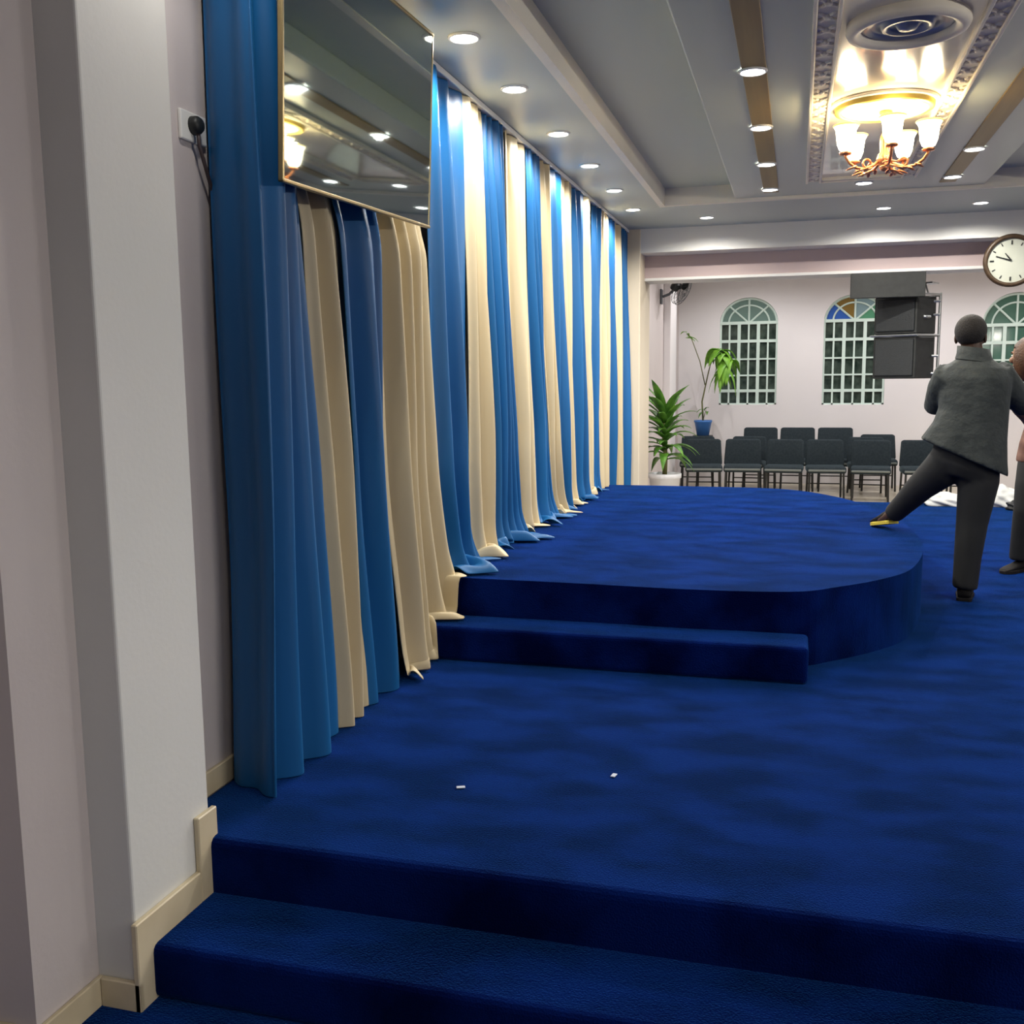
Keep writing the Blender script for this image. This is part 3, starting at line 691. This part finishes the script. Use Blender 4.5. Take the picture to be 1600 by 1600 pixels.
# ------------------------------------------------------------------ white bundles on the platform's far edge
def bundle(name, x, y, z, sx, sy, sz, seed, label, m_):
    r_ = random.Random(seed); bm = B(); bmesh.ops.create_icosphere(bm, subdivisions=4, radius=1)
    ph = [r_.uniform(0, 6) for _ in range(6)]
    for v in bm.verts:
        c = v.co; k = 1+.14*math.sin(5*c.x+ph[0])*math.sin(4*c.y+ph[1])+.10*math.sin(9*c.z+7*c.x+ph[2])+.06*math.sin(14*c.y+ph[3]+5*c.z)
        c *= k; c.z = max(c.z, -.55)
        v.co = Vector((c.x*sx, c.y*sy, (c.z+.55)*sz))
    o = obj(name, bm, m_, None, True, (x, y, z)); return tag(o, label, 'bag', 'crumpled bags at the platform edge')
bundle('plastic_bag', 1.45, 10.90, 0, .19, .12, .085, 4, 'crumpled white bag at the far platform edge, left of the standing leg', M['cloth'])
bundle('plastic_bag', 2.04, 10.90, 0, .17, .12, .13, 9, 'crumpled white bag at the far platform edge, between the two people', M['cloth'])
bundle('plastic_bag', 2.14, 10.60, 0, .13, .10, .07, 15, 'small dark bag in front of the white bag between the two people', M['black'])
for i, (x, y) in enumerate(((-1.02, 2.94), (-.555, 3.16))):
    bm = B(); box(bm, (-.014, -.008, 0), (.014, .008, .003), .001, 1); o = obj('paper_scrap', bm, M['paper'], None, False, (x, y, .003)); o.rotation_euler = (0, 0, .4+i)
    tag(o, ['tiny pale paper scrap on the carpet near the second blue curtain', 'tiny pale paper scrap on the carpet in front of the narrow step'][i], 'paper scrap', 'paper scraps on the carpet')

# ------------------------------------------------------------------ people
def skin(name, V, E, m_, parent, root=0, sub=2):
    me = bpy.data.meshes.new(name); me.from_pydata([Vector(v[0]) for v in V], E, [])
    o = bpy.data.objects.new(name, me); COL.objects.link(o)
    md_ = o.modifiers.new('skin', 'SKIN'); md_.use_smooth_shade = True; md_.branch_smoothing = .4
    for i, v in enumerate(V):
        sv = me.skin_vertices[0].data[i]; r_ = v[1]
        sv.radius = r_ if isinstance(r_, tuple) else (r_, r_); sv.use_root = (i == root)
    s_ = o.modifiers.new('sub', 'SUBSURF'); s_.levels = sub; s_.render_levels = sub
    dg = bpy.context.evaluated_depsgraph_get(); new = bpy.data.meshes.new_from_object(o.evaluated_get(dg))
    bpy.data.objects.remove(o); bpy.data.meshes.remove(me)
    new.materials.clear(); new.materials.append(m_)
    for p in new.polygons: p.use_smooth = True
    q = bpy.data.objects.new(name, new); COL.objects.link(q); q.parent = parent
    return q
def fuse(o, voxel, it=4):                        # one continuous surface out of overlapping volumes
    r_ = o.modifiers.new('fuse', 'REMESH'); r_.mode = 'VOXEL'; r_.voxel_size = voxel; r_.use_smooth_shade = True
    if it: s_ = o.modifiers.new('smooth', 'SMOOTH'); s_.factor = .5; s_.iterations = it
    dg = bpy.context.evaluated_depsgraph_get(); new = bpy.data.meshes.new_from_object(o.evaluated_get(dg))
    o.modifiers.clear(); old = o.data; mats = list(old.materials); o.data = new
    new.materials.clear()
    for m_ in mats: new.materials.append(m_)
    for p in new.polygons: p.use_smooth = True
    bpy.data.meshes.remove(old); return o
def add_head(o, HC, yw):
    bm = B(); bm.from_mesh(o.data); bmesh.ops.recalc_face_normals(bm, faces=bm.faces[:]); Z = Matrix.Rotation(yw, 3, 'Z')         # local: +y is where the face looks
    def el(c, r, rot=None): ellipsoid(bm, HC+Z @ Vector(c), r, 24, 18, Z if rot is None else Z @ rot)
    el((0, -.008, .018), (.077, .096, .090)); el((0, .022, -.045), (.058, .068, .062)); el((0, .045, -.075), (.036, .040, .030))
    el((0, .086, .018), (.050, .012, .012)); el((0, .098, -.022), (.012, .018, .024)); el((0, .102, -.036), (.019, .013, .011))
    el((0, .085, -.064), (.026, .014, .012)); el((0, -.01, -.10), (.050, .052, .06))
    for q in (-1, 1): el((q*.078, -.004, -.018), (.009, .020, .031), Matrix.Rotation(q*.25, 3, 'Z')); el((q*.044, .070, -.030), (.022, .020, .022))
    add_hands(bm); bmesh.ops.recalc_face_normals(bm, faces=bm.faces[:])
    bm.to_mesh(o.data); bm.free(); bpy.context.view_layer.update(); return fuse(o, .0038, 1)
def face(root, HC, yw, lipm):
    Z = Matrix.Rotation(yw, 3, 'Z')
    for q in (-1, 1):
        bm = B(); ellipsoid(bm, HC+Z @ Vector((q*.031, .0835, -.003)), (.0135, .008, .0075), 14, 10, Z); e_ = obj('eye', bm, M['eye'], root, True)
        bm = B(); ellipsoid(bm, HC+Z @ Vector((q*.031, .0895, -.003)), (.0058, .004, .0060), 10, 8, Z); obj('iris', bm, M['shoe'], e_, True)
        bm = B(); tube(bm, [HC+Z @ Vector((q*x_, y_, z_)) for x_, y_, z_ in ((.014, .096, .018), (.032, .094, .023), (.050, .082, .019))], [.0035, .0045, .0025], 6); obj('eyebrow', bm, M['hairb'], root, True)
    bm = B(); ellipsoid(bm, HC+Z @ Vector((0, .097, -.062)), (.022, .006, .0038), 14, 8, Z); ellipsoid(bm, HC+Z @ Vector((0, .097, -.069)), (.019, .006, .0045), 14, 8, Z); obj('mouth', bm, lipm, root, True)
def hair_cap(root, HC, yw, c, r, m_, front, zcut, low):
    Z = Matrix.Rotation(yw, 3, 'Z'); bm = B(); bmesh.ops.create_icosphere(bm, subdivisions=5, radius=1)
    for v in bm.verts:
        n_ = v.co.copy(); p = Vector((n_.x*r[0]+c[0], n_.y*r[1]+c[1], n_.z*r[2]+c[2]))
        k = 0
        if p.y > front and p.z < zcut: k = min(1, (p.y-front)/.012, (zcut-p.z)/.012)
        if p.z < low: k = max(k, min(1, (low-p.z)/.015))
        if k > 0:
            k = k*k*(3-2*k); q = Vector((n_.x*.060, n_.y*.066-.008, max(n_.z*.07, -.06)+.01)); p = p.lerp(q, k)
        v.co = HC+Z @ p
    return obj('hair', bm, m_, root, True)
def loft(bm, rings, seg=28, cap=True):          # ring: centre, rx, ry, yaw, tilt(dz per dx), wobble
    rr = []
    for (c, rx, ry, yaw, tilt, wob) in rings:
        row = []
        for k in range(seg):
            a = 2*PI*k/seg; f = 1+wob*math.sin(5*a+1)+wob*.6*math.sin(9*a)
            x, y = rx*f*math.cos(a), ry*f*math.sin(a)
            X, Y = x*math.cos(yaw)-y*math.sin(yaw), x*math.sin(yaw)+y*math.cos(yaw)
            row.append(bm.verts.new((c[0]+X, c[1]+Y, c[2]+tilt*X)))
        rr.append(row)
    for a, b in zip(rr, rr[1:]):
        for k in range(seg): bm.faces.new((a[k], a[(k+1) % seg], b[(k+1) % seg], b[k]))
    if cap: bm.faces.new(rr[0][::-1]); bm.faces.new(rr[-1])
    return bm
HANDS = []
def hand(w, d, side):
    """closed palm, four bent fingers and a thumb, fused into the body afterwards: w wrist, d pointing direction, side thumb direction"""
    HANDS.append((Vector(w), Vector(d).normalized(), Vector(side)))
def add_hands(bm):
    for w, d, s in HANDS:
        s = (s-d*s.dot(d)).normalized(); n = d.cross(s)
        rot = Matrix((d, s, n)).transposed()
        ellipsoid(bm, w+d*.050, (.056, .041, .017), 18, 12, rot); ellipsoid(bm, w+d*.005, (.035, .028, .023), 16, 10, rot)
        for off, L in ((.030, .070), (.010, .080), (-.010, .074), (-.029, .058)):
            p = [w+d*.075+s*off*.9, w+d*.098+s*off, w+d*(.098+L*.45)+s*off+n*.008, w+d*(.098+L*.76)+s*off+n*.026, w+d*(.098+L*.93)+s*off+n*.044]
            tube(bm, p, [.0105, .0100, .0095, .0088, .0075], 10); ellipsoid(bm, p[-1], (.0077,)*3, 10, 8)
        p = [w+d*.018+s*.022, w+d*.045+s*.046+n*.006, w+d*.072+s*.058+n*.016, w+d*.092+s*.060+n*.026]
        tube(bm, p, [.014, .0125, .0110, .0085], 10); ellipsoid(bm, p[-1], (.0087,)*3, 10, 8)
    HANDS.clear()
def shoe(parent, heel, toe, m_, z0, h=.085, wd=.045, sole=None):
    heel, toe = Vector(heel), Vector(toe); d = (toe-heel); L = d.length; a = math.atan2(d.y, d.x); pitch = -math.asin(max(-1, min(1, d.z/L)))
    mt = Matrix.Translation(heel) @ Matrix.Rotation(a, 4, 'Z') @ Matrix.Rotation(pitch, 4, 'Y')
    bm = B(); rings = []
    for t, w_, hh in ((-.03, .6, .75), (.0, .85, .95), (.25, .9, 1.0), (.5, .95, .78), (.75, 1.08, .56), (.92, .9, .42), (1.0, .5, .25)):
        rings.append([bm.verts.new((t*L, wd*w_*math.cos(b_), max(.018, .02+(h*hh-.02)*(math.sin(b_)*.5+.5)) if math.sin(b_) > -.3 else .018)) for b_ in [2*PI*k/14 for k in range(14)]])
    for x, y in zip(rings, rings[1:]):
        for k in range(14): bm.faces.new((x[k], x[(k+1) % 14], y[(k+1) % 14], y[k]))
    bm.faces.new(rings[0][::-1]); bm.faces.new(rings[-1]); xform(bm, mt)
    o = obj('shoe', bm, m_, parent, True)
    bm = B(); pts = [(-.04*L, .03), (.0, .042), (.3*L, .043), (.7*L, .052), (.9*L, .042), (1.02*L, .018)]
    prism(bm, pts+[(x, -y) for x, y in pts[::-1]], 0, .022, .005, 1); xform(bm, mt)
    obj('sole', bm, sole or m_, o)
    return o

# --- man with his back turned, one leg back on the stage
man = empty('person', (0, 0, 0), 'person in grey jacket and black trousers, back turned, one foot back on the stage', 'person', 'people on the platform')
yaw = math.radians(-12)
HC = Vector((.962, 6.36, 1.545))
V = [((.955, 6.28, .86), (.13, .10)), ((.97, 6.29, 1.03), (.12, .095)), ((.985, 6.31, 1.22), (.135, .10)), ((.985, 6.33, 1.36), (.10, .08)), ((.98, 6.345, 1.43), (.052, .052)),
     (HC+Vector((0, -.01, -.045)), (.068, .075)), (HC+Vector((0, -.005, .02)), (.080, .095)), (HC+Vector((0, 0, .06)), (.06, .07)),
     ((.85, 6.31, 1.32), .042), ((.80, 6.47, 1.14), .040), ((.96, 6.68, 1.14), .035),
     ((1.10, 6.33, 1.31), .042), ((1.28, 6.47, 1.14), .040), ((1.36, 6.72, 1.17), .035),
     ((1.03, 6.28, .80), .085), ((1.0, 6.29, .45), .058), ((.982, 6.275, .09), .038), ((.995, 6.38, .045), (.036, .026)),
     ((.87, 6.31, .81), .085), ((.735, 6.43, .65), .058), ((.585, 6.63, .44), .038), ((.53, 6.74, .395), (.034, .022)),
     (HC+Vector((.03, .06, -.01)), .014)]
E = [(0, 1), (1, 2), (2, 3), (3, 4), (4, 5), (5, 6), (6, 7), (3, 8), (8, 9), (9, 10), (3, 11), (11, 12), (12, 13), (0, 14), (14, 15), (15, 16), (16, 17), (0, 18), (18, 19), (19, 20), (20, 21), (6, 22)]
hand(V[10][0], (.7, .6, .0), (0, 0, 1)); hand(V[13][0], (.25, .95, .1), (0, 0, 1))
mb = skin('body', V, E, M['skin'], man); add_head(mb, HC, -.35); face(man, HC, -.35, M['skin2'])
hair_cap(man, HC, -.35, (0, -.012, .024), (.086, .103, .094), M['hairb'], .035, .052, -.05)
bm = B()
tr = [((.94, 6.275, 0.97), .155, .115, yaw, 0, 0), ((.945, 6.275, .88), .170, .125, yaw, -.2, 0), ((.95, 6.28, .78), .175, .125, yaw, -.35, 0), ((.95, 6.285, .72), .150, .105, yaw, -.3, 0)]
loft(bm, tr)
tube(bm, [(1.03, 6.28, .84), (1.028, 6.28, .70), (1.005, 6.285, .46), (.99, 6.28, .25), (.982, 6.275, .07)], [.110, .112, .088, .076, .070], 18)
tube(bm, [(.88, 6.30, .84), (.83, 6.34, .76), (.735, 6.43, .65), (.66, 6.53, .54), (.60, 6.61, .455)], [.115, .110, .086, .070, .060], 18)
fuse(obj('trousers', bm, M['trouser'], man, True), .012, 5)
bm = B()
jr = [((.935, 6.27, .845), .238, .165, yaw, -.45, .035), ((.945, 6.275, .90), .222, .158, yaw, -.40, .03), ((.965, 6.28, 1.0), .198, .148, yaw, -.26, .02), ((.98, 6.29, 1.1), .188, .142, yaw, -.14, .015),
      ((.985, 6.30, 1.22), .190, .142, yaw, -.06, .01), ((.982, 6.31, 1.30), .196, .140, yaw, -.04, .008), ((.982, 6.32, 1.355), .176, .120, yaw, -.03, 0), ((.98, 6.33, 1.395), .112, .09, yaw, -.02, 0), ((.98, 6.34, 1.43), .072, .07, yaw, 0, 0)]
loft(bm, jr)
for pts, rd in (([(1.10, 6.32, 1.325), (1.19, 6.39, 1.23), (1.28, 6.47, 1.14), (1.33, 6.60, 1.15), (1.36, 6.71, 1.17)], [.090, .080, .068, .060, .052]),
                ([(.85, 6.30, 1.325), (.815, 6.38, 1.24), (.80, 6.47, 1.14), (.88, 6.58, 1.14), (.955, 6.67, 1.14)], [.086, .076, .066, .060, .052])):
    tube(bm, pts, rd, 16)
fuse(obj('jacket', bm, M['jacket'], man, True), .010, 4)
bm = B(); loft(bm, [((.985, 6.325, 1.395), .108, .090, yaw, -.15, 0), ((.98, 6.335, 1.43), .094, .082, yaw, -.15, 0), ((.976, 6.34, 1.472), .088, .078, yaw, -.15, 0), ((.976, 6.34, 1.464), .076, .068, yaw, -.15, 0), ((.978, 6.335, 1.405), .072, .066, yaw, -.1, 0)], 24, False)
obj('collar', bm, M['jacket'], man, True)
shoe(man, (.975, 6.235, .002), (1.02, 6.49, .002), M['shoe'], 0)
s2 = shoe(man, (.60, 6.62, .395), (.51, 6.82, .352), M['shoe'], BZ, sole=M['yellow'])
s2['label'] = 'black shoe with yellow sole'

# --- woman at the right edge, leaning towards him
wo = empty('person', (0, 0, 0), 'person with brown hair, brown blouse and dark trousers at the right edge', 'person', 'people on the platform')
HW = Vector((1.44, 7.27, 1.44))
V = [((1.58, 7.32, .80), (.115, .09)), ((1.60, 7.31, .98), (.105, .085)), ((1.59, 7.30, 1.14), (.10, .075)), ((1.555, 7.29, 1.24), (.062, .055)), ((1.52, 7.28, 1.32), (.042, .042)),
     (HW+Vector((.01, 0, -.055)), (.060, .068)), (HW+Vector((0, 0, .015)), (.076, .088)), (HW+Vector((0, 0, .055)), (.055, .065)),
     ((1.475, 7.23, 1.20), .034), ((1.45, 7.10, 1.02), .034), ((1.33, 6.98, 1.12), .034),
     ((1.665, 7.345, 1.20), .034), ((1.72, 7.25, 1.0), .034), ((1.60, 7.05, 1.05), .034),
     ((1.52, 7.30, .74), .08), ((1.48, 7.24, .42), .055), ((1.47, 7.30, .09), .034), ((1.42, 7.23, .045), (.032, .024)),
     ((1.66, 7.35, .74), .08), ((1.69, 7.34, .42), .055), ((1.70, 7.40, .09), .034), ((1.66, 7.31, .045), (.032, .024)),
     (HW+Vector((-.03, .055, -.01)), .013)]
hand(V[10][0], (-.5, -.75, .3), (0, 0, 1)); hand(V[13][0], (-.6, -.75, .15), (0, 0, 1))
wb = skin('body', V, E, M['skin2'], wo); add_head(wb, HW, .55); face(wo, HW, .55, M['brownknit'])
hair_cap(wo, HW, .55, (0, -.022, -.025), (.108, .108, .150), M['hairr'], -.002, .050, -.20)
bm = B()
loft(bm, [((1.585, 7.32, .74), .165, .13, 0, 0, .02), ((1.59, 7.315, .86), .155, .122, 0, 0, .015), ((1.60, 7.31, .98), .138, .11, 0, 0, .01), ((1.595, 7.30, 1.12), .145, .11, 0, 0, 0), ((1.58, 7.295, 1.21), .135, .10, 0, 0, 0), ((1.555, 7.29, 1.27), .085, .075, 0, 0, 0), ((1.53, 7.285, 1.31), .052, .05, 0, 0, 0)])
tube(bm, [(1.48, 7.23, 1.215), (1.455, 7.16, 1.12), (1.45, 7.10, 1.02), (1.40, 7.04, 1.07), (1.345, 6.99, 1.11)], [.058, .055, .052, .046, .04], 14)
tube(bm, [(1.67, 7.35, 1.21), (1.70, 7.30, 1.10), (1.72, 7.25, 1.0), (1.66, 7.15, 1.03), (1.61, 7.06, 1.05)], [.058, .055, .052, .046, .04], 14)
fuse(obj('blouse', bm, M['brownknit'], wo, True), .010, 4)
bm = B()
loft(bm, [((1.585, 7.32, .80), .145, .112, 0, 0, 0), ((1.585, 7.325, .70), .155, .118, 0, 0, 0), ((1.585, 7.325, .62), .135, .10, 0, 0, 0)])
tube(bm, [(1.525, 7.31, .74), (1.50, 7.27, .58), (1.48, 7.25, .42), (1.475, 7.28, .25), (1.47, 7.30, .08)], [.095, .088, .074, .068, .064], 16)
tube(bm, [(1.655, 7.35, .74), (1.67, 7.345, .58), (1.69, 7.345, .42), (1.695, 7.37, .25), (1.70, 7.40, .08)], [.095, .088, .074, .068, .064], 16)
fuse(obj('trousers', bm, M['trouser'], wo, True), .012, 5)
shoe(wo, (1.51, 7.34, .002), (1.35, 7.17, .002), M['shoe'], 0, .075, .04)
shoe(wo, (1.735, 7.44, .002), (1.60, 7.25, .002), M['shoe'], 0, .075, .04)
